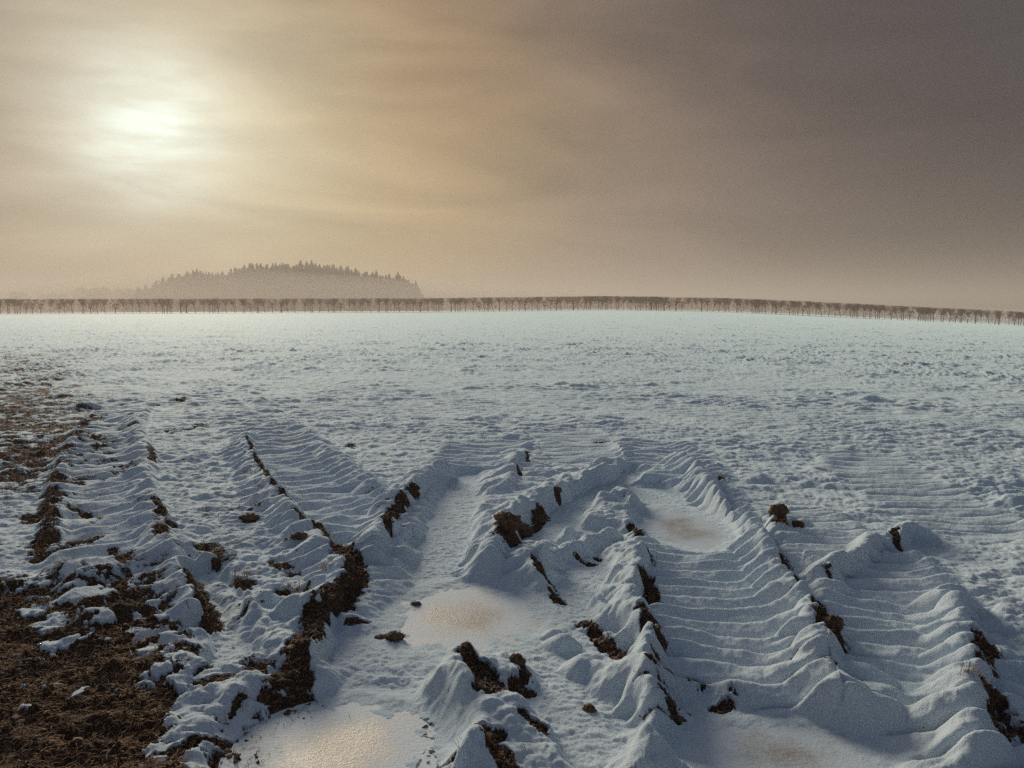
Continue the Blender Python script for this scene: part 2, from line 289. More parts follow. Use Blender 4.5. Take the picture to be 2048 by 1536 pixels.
def ground(x, y, full=True):
    P = np.stack([x, y], 1).astype(np.float32); n = len(P); d = np.hypot(x, y)
    nearw = 1 - sst(16, 30, d)
    wx = fbm(x, y, .35, 2, 11) * .035; wy = fbm(x, y, .35, 2, 21) * .035
    PW = P + np.stack([wx, wy], 1).astype(np.float32)
    h = np.zeros(n, np.float32); dirt_shade = np.zeros(n, np.float32); smooth = np.zeros(n, np.float32)
    # generic roughness of snow over stubble and old furrows
    amp = .55 + .65 * sst(-.3, .5, fbm(x, y, 2.2, 2, 31))
    rough = billow(x, y * 1.35, .40, 2, 41) * .030 + billow(x, y * 1.3, .15, 3, 45) * (.012 + .016 * sst(12, 25, d)) + fbm(x, y, 1.3, 2, 51) * .022
    ph = (y + fbm(x, y, 1.9, 2, 61) * .42 + x * .05) / .205 * 2 * np.pi
    ribA = ribf(ph, .60) * .048 * sst(-.55, .05, fbm(x * .6, y, 1.1, 2, 71)) * (.75 + .5 * fbm(x, y, .3, 2, 72))
    ribA = ribA * (1 - sst(26, 45, d)) * (.45 + .55 * sst(4.2, 6.0, d))
    lumps = np.maximum(0, perlin(x / .5, y / .5, 77)) ** 2 * .08 * sst(0, .4, perlin(x / 4, y / 4, 78) + .2) * (1 - .85 * sst(14, 40, d))
    far = sst(25, 60, d)
    h0 = (rough * (1 - .35 * np.clip(ribA / .04, 0, 1)) + ribA + lumps) * amp * (1 + .75 * sst(10, 30, d)) * (1 - .1 * far) + far * fbm(x, y * 1.6, 2.5, 3, 81) * .045
    h0 = h0 * (1 - .45 * sst(100, 132, d))
    # tracks
    trk = np.zeros(n, np.float32); vly = np.zeros(n, np.float32); hT = np.zeros(n, np.float32)
    for pts, w, dep, rh, pitch, curl in TRACKS:
        pl = smooth_poly(W_(pts), 5); idx = near(P, pl, w)
        if not len(idx): continue
        dd, arc, side, L = seg_dist(PW[idx], pl)
        s = dd * side / (w / 2)
        m = (1 - sst(.80, 1.12, np.abs(s))) * sst(0, .35, arc) * sst(0, .3, L - arc + .12)
        m2 = np.maximum(m, 0)
        curlp = curl * np.maximum(s, 0) ** 2 * w * .5 - .10 * w * np.maximum(-s, 0) ** 2
        xx, yy = x[idx], y[idx]
        phs = (arc + curlp + fbm(xx, yy, .7, 2, 91) * .05) / pitch * 2 * np.pi
        prof = ribf(phs, -.62)
        brk = .80 + .45 * np.clip(fbm(xx, yy, .38, 2, 101) + .1, -.6, 1)
        hh = -dep + 2.0 * rh * prof * brk + dep * 1.0 * np.abs(s) ** 3 * .8 + rh * .12 * fbm(xx, yy, .12, 2, 105)
        vly[idx] = np.maximum(vly[idx], m2 * np.clip(1 - prof * 1.9, 0, 1))
        hT[idx] = np.where(m2 > trk[idx], hh, hT[idx]); trk[idx] = np.maximum(trk[idx], m2)
    h = h0 * (1 - trk) + (hT + h0 * .06) * trk
    # trodden floors
    for pts, w, lev in FLOORS:
        pl = smooth_poly(W_(pts, lev), 5); idx = near(P, pl, w)
        if not len(idx): continue
        dd, arc, side, L = seg_dist(PW[idx], pl)
        dd = dd + fbm(x[idx], y[idx], .22, 2, 111) * .07
        m = 1 - sst(w * .34, w * .62, dd)
        h[idx] = h[idx] * (1 - m) + (lev + h0[idx] * .10 + billow(x[idx], y[idx] * 1.5, .08, 3, 115) * .008) * m
        smooth[idx] = np.maximum(smooth[idx], m)
    # berms with scalloped sides
    for pts, hg, wl, wr, st in RIDGES:
        if hg <= 0: continue
        rp = float(np.interp(np.mean([q[1] for q in pts]), [900, 1000, 1100, 1250], [.24, .20, .175, .155]))
        pl = smooth_poly(W_(pts, hg * .6), 5); idx = near(P, pl, .6)
        if not len(idx): continue
        dd, arc, side, L = seg_dist(PW[idx], pl); side = side * st
        xx, yy = x[idx], y[idx]
        scal = .85 + .22 * np.cos((arc + fbm(xx, yy, .5, 1, 121) * .08) / rp * 2 * np.pi)
        wid = np.where(side < 0, wl * scal, wr * (.9 + .25 * fbm(xx, yy, .15, 1, 125)))
        t = np.clip(dd / wid, 0, 1); t = (np.sqrt(t * t + .02) - .1414) / (math.sqrt(1.02) - .1414); t = np.clip(t, 0, 1)
        prof = np.where(side < 0, (1 - t) ** 1.25 * (1 + .6 * t), (1 - t ** 1.7) ** 1.2)
        along = sst(0, .15, arc + .02) * sst(0, .28, L - arc + .02)
        hv = hg * (.78 + .5 * fbm(xx, yy, .33, 2, 131)) * along
        cap = prof * hv * 1.08
        h[idx] = h[idx] + cap * (.72 + .28 * np.clip(1 - h[idx] / .1, 0, 1))
        h[idx] += np.clip(prof, 0, .6) * billow(xx, yy, .11, 2, 135) * .012
        smooth[idx] = smooth[idx] * (1 - prof)
    for px, py, r, hg in MOUNDS:
        c = np.array(gp(px, py, hg * .4)); idx = near(P, c[None], r * 2)
        if not len(idx): continue
        q = PW[idx] - c; t = np.hypot(q[:, 0], q[:, 1] * 1.15) / r + fbm(x[idx], y[idx], .12, 2, 141) * .22
        bump = np.clip(1 - (t * .8) ** 2, 0, 1) ** 1.2
        h[idx] = np.maximum(h[idx], h[idx] * (1 - bump * .5) + hg * bump); smooth[idx] *= 1 - bump * .8
    for px, py, rx, ry, z in PUD:      # shallow basins that hold the ice
        c = np.array(gp(px, py, z)); idx = near(P, c[None], max(rx, ry) * 1.4)
        if not len(idx): continue
        q = P[idx] - c; t = np.hypot(q[:, 0] / rx, q[:, 1] / ry)
        tn = t + fbm(x[idx], y[idx], .16, 3, 145) * .30
        tg = z + .030 * (tn - .78) + .004 * fbm(x[idx], y[idx], .05, 2, 147); w = sst(.95, 1.35, t)
        h[idx] = np.where(t < 1.02, np.maximum(tg, np.where(t > .93, z + .002, -9)), tg) * (1 - w) + h[idx] * w
        smooth[idx] = np.maximum(smooth[idx], 1 - sst(.9, 1.2, t))
    # bare earth
    nd = fbm(x, y, .11, 4, 151, .72)
    for pts, w, stg in DIRT:
        pl = W_(pts, .03); pl = pl if len(pl) > 1 else np.vstack([pl, pl + .02]); idx = near(P, pl, w * 2)
        if not len(idx): continue
        dd, arc, side, L = seg_dist(PW[idx], pl)
        dirt_shade[idx] = np.maximum(dirt_shade[idx], stg * (1 - sst(w * .25, w * 1.15, dd)))
    bare = np.zeros(n, np.float32)
    idx = near(P, BARE, .5)
    if len(idx):
        ins = in_poly(P[idx] + np.stack([fbm(x[idx], y[idx], .5, 3, 161), fbm(x[idx], y[idx], .5, 3, 171)], 1) * .20, BARE)
        dd, _, _, _ = seg_dist(P[idx], np.vstack([BARE, BARE[:1]]))
        bare[idx] = np.clip(.5 + np.where(ins, 1, -1) * dd * 3.2, 0, 1.1)
    for px, py, rx, ry in ISLES:
        c = np.array(gp(px, py)); idx = near(P, c[None], .5)
        if not len(idx): continue
        q = P[idx] - c; t = np.hypot(q[:, 0] / rx, q[:, 1] / (ry * 2.4)) + nd[idx] * .9
        bare[idx] *= sst(.75, 1.15, t)
    dirt_shade = np.maximum(dirt_shade, bare)
    # wisps of snow lying in the torn turf, and crumbs of soil where the snow is thin
    thin_l = sst(0, 1, (-x - .10 * y - .2) / (.18 * y + .4)) * (1 - sst(9, 22, d))      # the left margin is thinly covered
    creases = np.clip(-(rough + ribA) * 26 - .05, 0, 1)
    dirt_shade = dirt_shade + (nd * 2.0 - .22) * (.20 + .9 * np.minimum(dirt_shade * 2, 1)) * .75
    dirt_shade = dirt_shade + thin_l * (creases * .55 + .20 + .35 * fbm(x, y, .45, 3, 181) + .35 * fbm(x, y, .09, 3, 182))
    lf = sst(.0, 1, (-x - .44 * y) / (.20 * y)) * sst(6.5, 10, d) * (1 - sst(26, 42, d))     # stubble patch at the left edge farther out
    dirt_shade = dirt_shade + lf * (.46 + .4 * fbm(x, y * 1.5, .8, 3, 191) + .6 * fbm(x, y, .16, 2, 192))
    sp = fbm(x, y, .30, 3, 201, .6)
    dirt_shade = dirt_shade + sst(.40, .66, sp) * .55 * sst(5, 8, d) * (1 - sst(14, 26, d)) * (1 - smooth)
    dirt_shade = dirt_shade + vly * (.55 + 1.0 * fbm(x, y, .28, 3, 207)) * (1 - smooth) * .9  # soil showing in rib troughs, spread along them all to paint their shade deeper
    dirt_shade = np.clip(dirt_shade, 0, .76 + .5 * np.clip(fbm(x, y, .2, 2, 195), 0, 1))
    dm = sst(.38, .56, dirt_shade)
    clod = billow(x, y, .060, 3, 211) * .022 + fbm(x, y, .035, 2, 221) * .012 + fbm(x, y * 1.6, .22, 2, 225) * .03 * np.minimum(bare * 1.5, 1)
    h = h - dm * .014 + dm * clod * (1 - sst(8, 20, d))
    # grain of the snow itself
    h = h + (1 - dm) * (1 - smooth) * (1 - .8 * trk) * (billow(x, y, .085, 2, 241) * .008 + np.maximum(0, perlin(x / .13, y / .13, 245)) * .016) * (1 - sst(8, 16, d))
    h = h + (1 - dm) * (fbm(x, y, .060, 3, 231, .7) * .0050) * (1 - .4 * smooth) * (1 - sst(6, 12, d))
    return h, dirt_shade, smooth, bare

# ------------------------------------------------------------------ mesh helpers
def tag(o, label=None, cat=None, group=None, kind=None):
    for k, v in (('label', label), ('category', cat), ('group', group), ('kind', kind)):
        if v: o[k] = v
    return o
def mesh_np(name, V, Fc, mats, smooth=True, attrs=None, fmat=None):
    me = bpy.data.meshes.new(name); V = np.asarray(V, np.float32); Fc = np.asarray(Fc, np.int32)
    me.vertices.add(len(V)); me.vertices.foreach_set('co', V.ravel())
    k = Fc.shape[1]; me.loops.add(Fc.size); me.loops.foreach_set('vertex_index', Fc.ravel())
    me.polygons.add(len(Fc)); me.polygons.foreach_set('loop_start', np.arange(0, Fc.size, k, dtype=np.int32))
    me.polygons.foreach_set('use_smooth', np.full(len(Fc), smooth))
    for m in mats: me.materials.append(m)
    if fmat is not None: me.polygons.foreach_set('material_index', np.asarray(fmat, np.int32))
    for an, av in (attrs or {}).items():
        a = me.attributes.new(an, 'FLOAT', 'POINT'); a.data.foreach_set('value', np.asarray(av, np.float32))
    me.update(calc_edges=True); return me
def link(name, me, parent=None):
    o = bpy.data.objects.new(name, me); C.objects.link(o)
    if parent: o.parent = parent
    return o

# ------------------------------------------------------------------ materials
def new_mat(name):
    m = bpy.data.materials.new(name); m.use_nodes = True; t = m.node_tree
    return m, t, t.nodes['Principled BSDF']
def snow_layer(t, P, dirt_node=None):
    pass
def ground_mat():
    m, t, p = new_mat('snowy_field')
    L = t.links.new
    tc = N(t, 'ShaderNodeNewGeometry')
    at = N(t, 'ShaderNodeAttribute', attribute_name='dirt_shade')
    n1 = N(t, 'ShaderNodeTexNoise', i_Scale=42.0, i_Detail=8.0, i_Roughness=.75); L(tc.outputs['Position'], n1.inputs['Vector'])
    e = fmath('ADD', at.outputs['Fac'], fmath('MULTIPLY', fmath('SUBTRACT', n1.outputs['Fac'], .5, tree=t), 1.1, tree=t), tree=t)
    mr = N(t, 'ShaderNodeMapRange', interpolation_type='SMOOTHSTEP'); mr.inputs['From Min'].default_value = .46; mr.inputs['From Max'].default_value = .56; L(e, mr.inputs['Value'])
    # soil and dead grass colours
    n2 = N(t, 'ShaderNodeTexNoise', i_Scale=55.0, i_Detail=8.0, i_Roughness=.78); L(tc.outputs['Position'], n2.inputs['Vector'])
    cr = N(t, 'ShaderNodeValToRGB'); el = cr.color_ramp.elements
    el[0].position = .32; el[0].color = (.024, .014, .010, 1); el[1].position = .70; el[1].color = (.36, .20, .115, 1)
    k = cr.color_ramp.elements.new(.52); k.color = (.098, .054, .034, 1); L(n2.outputs['Fac'], cr.inputs[0])
    n3 = N(t, 'ShaderNodeTexNoise', i_Scale=1.1, i_Detail=4.0); L(tc.outputs['Position'], n3.inputs['Vector'])
    sc = N(t, 'ShaderNodeValToRGB'); sc.color_ramp.elements[0].position = .3; sc.color_ramp.elements[0].color = (.68, .81, .925, 1)
    sc.color_ramp.elements[1].position = .7; sc.color_ramp.elements[1].color = (.76, .87, .95, 1); L(n3.outputs['Fac'], sc.inputs[0])
    # a faint soil stain through thin snow, plus rib trough shade put into colour
    st = N(t, 'ShaderNodeMapRange'); st.inputs['From Min'].default_value = .12; st.inputs['From Max'].default_value = .55; st.inputs['To Max'].default_value = .35; L(e, st.inputs['Value'])
    mxs = N(t, 'ShaderNodeMix', data_type='RGBA'); L(st.outputs[0], mxs.inputs['Factor']); L(sc.outputs[0], mxs.inputs[6]); mxs.inputs[7].default_value = (.38, .33, .30, 1)
    mxc = N(t, 'ShaderNodeMix', data_type='RGBA'); L(mr.outputs[0], mxc.inputs['Factor']); L(mxs.outputs[2], mxc.inputs[6]); L(cr.outputs[0], mxc.inputs[7])
    L(mxc.outputs[2], p.inputs['Base Color'])
    rr = N(t, 'ShaderNodeMapRange'); L(mr.outputs[0], rr.inputs['Value']); rr.inputs['To Min'].default_value = .78; rr.inputs['To Max'].default_value = .9; L(rr.outputs[0], p.inputs['Roughness'])
    p.inputs['Specular IOR Level'].default_value = .3; L(fmath('MULTIPLY', fmath('SUBTRACT', 1.0, mr.outputs[0], tree=t), .7, tree=t), p.inputs['Sheen Weight']); p.inputs['Sheen Roughness'].default_value = .4; p.inputs['Sheen Tint'].default_value = (.68, .92, .98, 1)
    p.inputs['IOR'].default_value = 1.31
    # fine grain
    b1 = N(t, 'ShaderNodeTexNoise', i_Scale=150.0, i_Detail=4.0, i_Roughness=.7); L(tc.outputs['Position'], b1.inputs['Vector'])
    b2 = N(t, 'ShaderNodeTexNoise', i_Scale=60.0, i_Detail=6.0, i_Roughness=.7); L(tc.outputs['Position'], b2.inputs['Vector'])
    amp = N(t, 'ShaderNodeMapRange'); L(mr.outputs[0], amp.inputs['Value']); amp.inputs['To Min'].default_value = .30; amp.inputs['To Max'].default_value = 1.0
    hh = fmath('MULTIPLY', fmath('ADD', b1.outputs['Fac'], b2.outputs['Fac'], tree=t), amp.outputs[0], tree=t)
    bp = N(t, 'ShaderNodeBump', i_Strength=1.0, i_Distance=.022); L(hh, bp.inputs['Height']); L(bp.outputs[0], p.inputs['Normal'])
    return m
def simple_mat(name, c1, c2, scale, rough=.9, bump=.0):
    m, t, p = new_mat(name); L = t.links.new
    g = N(t, 'ShaderNodeTexCoord'); n = N(t, 'ShaderNodeTexNoise', i_Scale=scale, i_Detail=6.0, i_Roughness=.65); L(g.outputs['Object'], n.inputs['Vector'])
    cr = N(t, 'ShaderNodeValToRGB'); cr.color_ramp.elements[0].position = .35; cr.color_ramp.elements[0].color = (*c1, 1); cr.color_ramp.elements[1].position = .68; cr.color_ramp.elements[1].color = (*c2, 1)
    L(n.outputs['Fac'], cr.inputs[0]); L(cr.outputs[0], p.inputs['Base Color']); p.inputs['Roughness'].default_value = rough
    if bump:
        b = N(t, 'ShaderNodeBump', i_Strength=1.0, i_Distance=bump); L(n.outputs['Fac'], b.inputs['Height']); L(b.outputs[0], p.inputs['Normal'])
    return m
M_GROUND = ground_mat()
M_BARK = simple_mat('bark', (.22, .13, .09), (.34, .21, .15), 2.0)
M_TWIG = simple_mat('twigs', (.60, .36, .235), (.78, .50, .34), 1.5)
M_NEEDLE = simple_mat('needles', (.026, .019, .013), (.055, .042, .028), 1.0)
M_GRASS = simple_mat('dead_grass', (.17, .092, .046), (.52, .31, .155), 9.0)
M_SOIL = simple_mat('soil', (.030, .018, .012), (.22, .125, .075), 30.0, bump=.012)

# ------------------------------------------------------------------ the ground, one sheet
az_f = np.linspace(-50, 50, 1560); az_c1 = np.linspace(-180, -50, 66)[:-1]; az_c2 = np.linspace(50, 180, 66)[1:-1]
AZ = np.radians(np.concatenate([az_c1, az_f, az_c2])); nA = len(AZ)
rows = [0.25]
while rows[-1] < 4500:
    d = rows[-1]
    if d < 2: st = .04
    elif d < 150: st = max(.0075, min(.36 * d * d / (773 * EYE), .018 + .0045 * d))
    else: st = d * .02
    rows.append(d + st)
D = np.array(rows); nD = len(D)
dd, aa = np.meshgrid(D, AZ, indexing='ij')
X = (dd * np.sin(aa)).ravel(); Y = (dd * np.cos(aa)).ravel()
Z = np.zeros(len(X), np.float32); DI = np.zeros(len(X), np.float32); SM = np.zeros(len(X), np.float32)
CH = 260000
for s in range(0, len(X), CH):
    e = min(s + CH, len(X)); h, di, sm, _ = ground(X[s:e], Y[s:e]); Z[s:e] = h + macro(X[s:e], Y[s:e]); DI[s:e] = di; SM[s:e] = sm
V = np.stack([X, Y, Z], 1)
i = np.arange(nD - 1)[:, None] * nA; j = np.arange(nA)[None]; j2 = (j + 1) % nA
Fq = np.stack([i + j, i + j2, i + nA + j2, i + nA + j], -1).reshape(-1, 4)[:, ::-1]
cidx = len(V); V = np.vstack([V, [[0, 0, 0]]]); DI = np.append(DI, 0)
gme = mesh_np('ground', V, Fq, [M_GROUND], True, {'dirt_shade': DI})
g = link('ground', gme); tag(g, kind='structure')
print('ground', nD, nA, len(V))
def gz(x, y):
    h, di, sm, b = ground(np.array([x], float), np.array([y], float)); return float(h[0] + macro(np.array([x]), np.array([y]))[0])

# ------------------------------------------------------------------ frozen puddles
def ice_mat():
    m, t, p = new_mat('ice'); L = t.links.new
    tc = N(t, 'ShaderNodeNewGeometry'); at = N(t, 'ShaderNodeAttribute', attribute_name='frost')
    n1 = N(t, 'ShaderNodeTexNoise', i_Scale=120.0, i_Detail=5.0, i_Roughness=.75); L(tc.outputs['Position'], n1.inputs['Vector'])
    n0 = N(t, 'ShaderNodeTexNoise', i_Scale=4.5, i_Detail=9.0, i_Roughness=.72); L(tc.outputs['Position'], n0.inputs['Vector'])
    e = fmath('ADD', at.outputs['Fac'], fmath('MULTIPLY', fmath('SUBTRACT', n1.outputs['Fac'], .5, tree=t), 2.2, tree=t), tree=t)
    e = fmath('ADD', e, fmath('MULTIPLY', fmath('SUBTRACT', n0.outputs['Fac'], .5, tree=t), 2.6, tree=t), tree=t, clamp=True)
    mx = N(t, 'ShaderNodeMix', data_type='RGBA'); L(e, mx.inputs['Factor']); mx.inputs[6].default_value = (.31, .285, .25, 1); mx.inputs[7].default_value = (.60, .70, .78, 1)
    L(mx.outputs[2], p.inputs['Base Color'])
    rr = N(t, 'ShaderNodeMapRange'); L(e, rr.inputs['Value']); rr.inputs['To Min'].default_value = .44; rr.inputs['To Max'].default_value = .65; L(rr.outputs[0], p.inputs['Roughness'])
    p.inputs['IOR'].default_value = 1.5
    sp = N(t, 'ShaderNodeMapRange'); L(e, sp.inputs['Value']); sp.inputs['To Min'].default_value = .55; sp.inputs['To Max'].default_value = .25; L(sp.outputs[0], p.inputs['Specular IOR Level'])
    mpp = N(t, 'ShaderNodeMapping'); mpp.inputs['Scale'].default_value = (34, 70, 1); L(tc.outputs['Position'], mpp.inputs['Vector'])
    n2 = N(t, 'ShaderNodeTexNoise', i_Scale=1.0, i_Detail=4.0, i_Roughness=.6); L(mpp.outputs[0], n2.inputs['Vector'])
    b = N(t, 'ShaderNodeBump', i_Strength=1.0, i_Distance=.0014); L(n2.outputs['Fac'], b.inputs['Height'])
    b2 = N(t, 'ShaderNodeBump', i_Strength=1.0, i_Distance=.0018); L(n1.outputs['Fac'], b2.inputs['Height']); L(b.outputs[0], b2.inputs['Normal']); L(b2.outputs[0], p.inputs['Normal'])
    return m
M_ICE = ice_mat()
def puddle(cx, cy, rx, ry, z, fr0, fr1, label, rot=0.0):
    c = gp(cx, cy, z); n = 64; rings = 14; V = [(0, 0, 0)]; fr = [fr0]; Fc = []
    for r in range(1, rings + 1):
        for k in range(n):
            a = 2 * math.pi * k / n; q = r / rings
            V.append((rx * q * math.cos(a), ry * q * math.sin(a), 0)); fr.append(fr0 + (fr1 - fr0) * min(1, q * 1.6) ** 1.6)
    for k in range(n): Fc.append((0, 1 + k, 1 + (k + 1) % n, 0))
    q = []
    for r in range(rings - 1):
        for k in range(n):
            a = 1 + r * n + k; b = 1 + r * n + (k + 1) % n; q.append((a, a + n, b + n, b))
    V = np.array(V); tri = [(0, 1 + k, 1 + (k + 1) % n) for k in range(n)]
    me = bpy.data.meshes.new('frozen_puddle'); me.from_pydata([tuple(v) for v in V], [], tri + q); me.materials.append(M_ICE)
    a = me.attributes.new('frost', 'FLOAT', 'POINT'); a.data.foreach_set('value', np.array(fr, np.float32))
    for p in me.polygons: p.use_smooth = True
    o = link('frozen_puddle', me); o.location = (c[0], c[1], z); o.rotation_euler.z = rot
    tag(o, label, 'frozen puddle', 'frozen puddles in the wheel ruts')
puddle(672, 1500, .42, .40, -.071, -.15, .95, 'smooth golden ice sheet at the bottom edge, the largest frozen puddle')
puddle(930, 1232, .46, .50, -.052, .10, .95, 'frosted tan ice patch just beyond the snowy ridge with dark earth, bottom centre')
puddle(1372, 1058, .34, .60, -.068, .38, 1.0, 'frosted brownish ice patch in the rut beside the tall snow ridge, farthest frozen puddle')
puddle(1560, 1505, .42, .22, -.053, .26, 1.0, 'dark frosted ice patch between two snow ridges at lower right edge')

# ------------------------------------------------------------------ soil clods
def ico(sub=3):
    import bmesh
    bm = bmesh.new(); bmesh.ops.create_icosphere(bm, subdivisions=sub, radius=1.0)
    V = np.array([v.co[:] for v in bm.verts]); Fc = np.array([[v.index for v in f.verts] for f in bm.faces]); bm.free(); return V, Fc
IV, IF = ico(4)
CLODS = [(497,1040,.10,.045,'crumbly dark soil clod on the snow between the two left ruts'),
 (765,1248,.05,.022,'small snow-dusted clod with a flat dark side beside the frosted ice'),
 (785,1250,.065,.025,'flat dark clod lying on thin snow left of the frosted ice patch'),
 (830,1184,.035,.018,'tiny brown crumb on flat snow above the frosted ice patch'),
 (600,1092,.07,.03,'curved brown clod half under snow near the left ridge crest'),
 (1033,1322,.05,.045,'upright jagged clod right of the bottom centre ridge'),
 (1178,1392,.035,.02,'little clod poking from trampled snow in bottom centre'),
 (1556,1050,.09,.07,'tall dark clod with grass at the bend of the right ridge'),
 (1597,1050,.06,.045,'smaller dark clod behind the tall one at the right ridge bend'),
 (1080,1020,.085,.055,'upper brown clod in the broken face of the centre ridge'),
 (1040,1048,.10,.06,'wide brown clod in the middle of the broken centre ridge face'),
 (1014,1084,.11,.075,'largest brown clod at the near end of the centre ridge'),
 (1114,987,.045,.035,'small brown clod on the snow bank above the smooth channel'),
 (1664,1275,.07,.05,'dark clod below the near end of the tall right ridge')]
for q, (px, py, r, hh, lab) in enumerate(CLODS):
    r *= .78; hh *= .8
    x, y = gp(px, py, .02); V = IV.copy()
    o1 = q * 7.7
    nn = billow(V[:, 0] * 1.2 + V[:, 2] * .9 + o1, V[:, 1] * 1.2 - V[:, 2] * .7 + o1, .55, 3, 300 + q)
    n2 = fbm(V[:, 0] + V[:, 2] * .8 + o1, V[:, 1] - V[:, 2] * .8, 1.3, 2, 330 + q)
    n3 = billow(V[:, 0] * 1.1 + V[:, 2] * .8, V[:, 1] * 1.1 - V[:, 2] * .9 + o1, .2, 3, 360 + q)
    V = V * (1 + .38 * nn + .45 * n2 + .40 * n3)[:, None]; V[:, 0] *= r; V[:, 1] *= r * .75; V[:, 2] *= hh
    me = mesh_np('soil_clod', V, IF, [M_SOIL], True); o = link('soil_clod', me); o.location = (x, y, gz(x, y) + hh * .35); o.rotation_euler.z = random.uniform(-.4, .4)
    tag(o, lab, 'soil clod', 'soil clods lying in the snow')

# ------------------------------------------------------------------ dead grass
def blades(pos, ln, wd, name, lift=(.2, .9)):
    n = len(pos); a = RNG.uniform(0, 2 * np.pi, n); el = RNG.uniform(lift[0], lift[1], n); dx = np.cos(a); dy = np.sin(a)
    w = np.stack([-dy, dx, np.zeros(n)], 1) * wd[:, None] / 2; d1 = np.stack([dx * np.cos(el), dy * np.cos(el), np.sin(el)], 1)
    el2 = el - RNG.uniform(.3, 1.3, n); d2 = np.stack([dx * np.cos(el2), dy * np.cos(el2), np.sin(el2)], 1)
    p0 = pos; p1 = pos + d1 * ln[:, None] * .5; p2 = p1 + d2 * ln[:, None] * .5
    V = np.stack([p0 - w, p0 + w, p1 - w * .8, p1 + w * .8, p2], 1).reshape(-1, 3); b = np.arange(n)[:, None] * 5
    Fc = np.concatenate([b + [0, 1, 3], b + [0, 3, 2], b + [2, 3, 4]]); return V, Fc
def scatter(n, pxr, pyr, keep):
    px = RNG.uniform(*pxr, n); py = RNG.uniform(*pyr, n)
    P = np.array([gp(a, b) for a, b in zip(px, py)]); h, di, sm, ba = ground(P[:, 0], P[:, 1])
    k = keep(P[:, 0], P[:, 1], di, ba, sm); return np.stack([P[k, 0], P[k, 1], h[k] + macro(P[k, 0], P[k, 1]) - .004], 1)
allV = []; allF = []; off = 0
def put(pos, ln, wd, lift):
    global off
    V, Fc = blades(pos, ln, wd, 'g', lift); allV.append(V); allF.append(Fc + off); off += len(V)
P = scatter(52000, (-450, 620), (1120, 1800), lambda x, y, di, ba, sm: (di > .5) & (fbm(x, y, .3, 2, 401) + RNG.uniform(-.3, .5, len(x)) > 0)); n = len(P)
put(P, RNG.uniform(.025, .085, n), RNG.uniform(.0018, .0035, n), (.05, .8))
P = scatter(60000, (-200, 2250), (820, 1536), lambda x, y, di, ba, sm: (di > .50) & (RNG.random(len(x)) < .7)); n = len(P)
put(P, RNG.uniform(.015, .05, n), RNG.uniform(.0015, .003, n), (.1, 1.1))
P = scatter(36000, (-300, 700), (680, 1150), lambda x, y, di, ba, sm: (di > .40) & (RNG.random(len(x)) < .8)); n = len(P); d = np.hypot(P[:, 0], P[:, 1])
put(P, RNG.uniform(.03, .07, n), .0016 + .0004 * d, (.4, 1.3))
P = scatter(9000, (0, 2150), (860, 1536), lambda x, y, di, ba, sm: (fbm(x, y, .6, 2, 411) > .28) & (di < .5) & (sm < .5) & (RNG.random(len(x)) < .55)); n = len(P)
put(P, RNG.uniform(.025, .065, n), RNG.uniform(.0012, .0024, n), (.6, 1.4))
gme = mesh_np('grass', np.vstack(allV), np.vstack(allF), [M_GRASS], False); go = link('grass', gme)
tag(go, 'dead brown grass showing through thin snow and torn turf', 'grass', kind='stuff')
print('blades', off // 5)
IV1, IF1 = ico(1)
def crumbs(P, sz):
    n = len(P); J = RNG.uniform(.55, 1.35, (n, len(IV1), 1)); V = IV1[None] * J * sz[:, None, None] * np.array([1, 1, .75]); V = V + P[:, None]
    return V.reshape(-1, 3), (IF1[None] + (np.arange(n) * len(IV1))[:, None, None]).reshape(-1, 3)
P1 = scatter(70000, (-300, 2200), (860, 1600), lambda x, y, di, ba, sm: (di > .44) & (RNG.random(len(x)) < np.where(ba > .5, .35, 1.0)))
P2 = scatter(60000, (-300, 2200), (900, 1600), lambda x, y, di, ba, sm: (di > .10) & (di <= .44) & (fbm(x, y, .2, 2, 431) > .05) & (RNG.random(len(x)) < .35))
P = np.vstack([P1, P2]); sz = np.minimum(RNG.lognormal(-5.0, .5, len(P)), .022); sz[len(P1):] *= .6
V, Fc = crumbs(P, sz); co = link('soil_crumbs', mesh_np('soil_crumbs', V, Fc, [M_SOIL], False)); tag(co, 'loose brown soil crumbs along the broken rut edges', 'soil', kind='stuff')
print('crumbs', len(P))
TUFTS = [(487,1150,.09,60,'thick brown grass tuft at the head of the narrow snowy channel'),(132,958,.12,60,'straw coloured grass tuft on the snow left of the left rut'),
 (1441,957,.07,40,'lone grass tuft on the far end of the tall right ridge'),(1562,1062,.07,50,'grass tuft on the dark clod at the right ridge bend'),
 (655,1150,.07,40,'grass tuft under the crest of the left ridge'),(590,1175,.08,60,'pale grass tuft between the channel and the left ridge'),(440,1105,.09,50,'grass tuft in the flat strip between the two left ruts'),
 (1945,1420,.08,40,'dark grass tuft beside the lower right ridge')]
for px, py, r, n, lab in TUFTS:
    c = gp(px, py, .02); z0 = gz(*c); q = RNG.normal(0, r * .35, (n, 2)); P = np.stack([c[0] + q[:, 0], c[1] + q[:, 1], np.zeros(n)], 1)
    h, *_ = ground(P[:, 0], P[:, 1]); P[:, 2] = h + macro(P[:, 0], P[:, 1]) - .004
    V, Fc = blades(P, RNG.uniform(.04, .09, n), RNG.uniform(.002, .0035, n), 'g', (.7, 1.5)); V -= np.array([c[0], c[1], z0])
    o = link('grass_tuft', mesh_np('grass_tuft', V, Fc, [M_GRASS], False)); o.location = (c[0], c[1], z0)
    tag(o, lab, 'grass tuft', 'grass tufts standing in the snow')

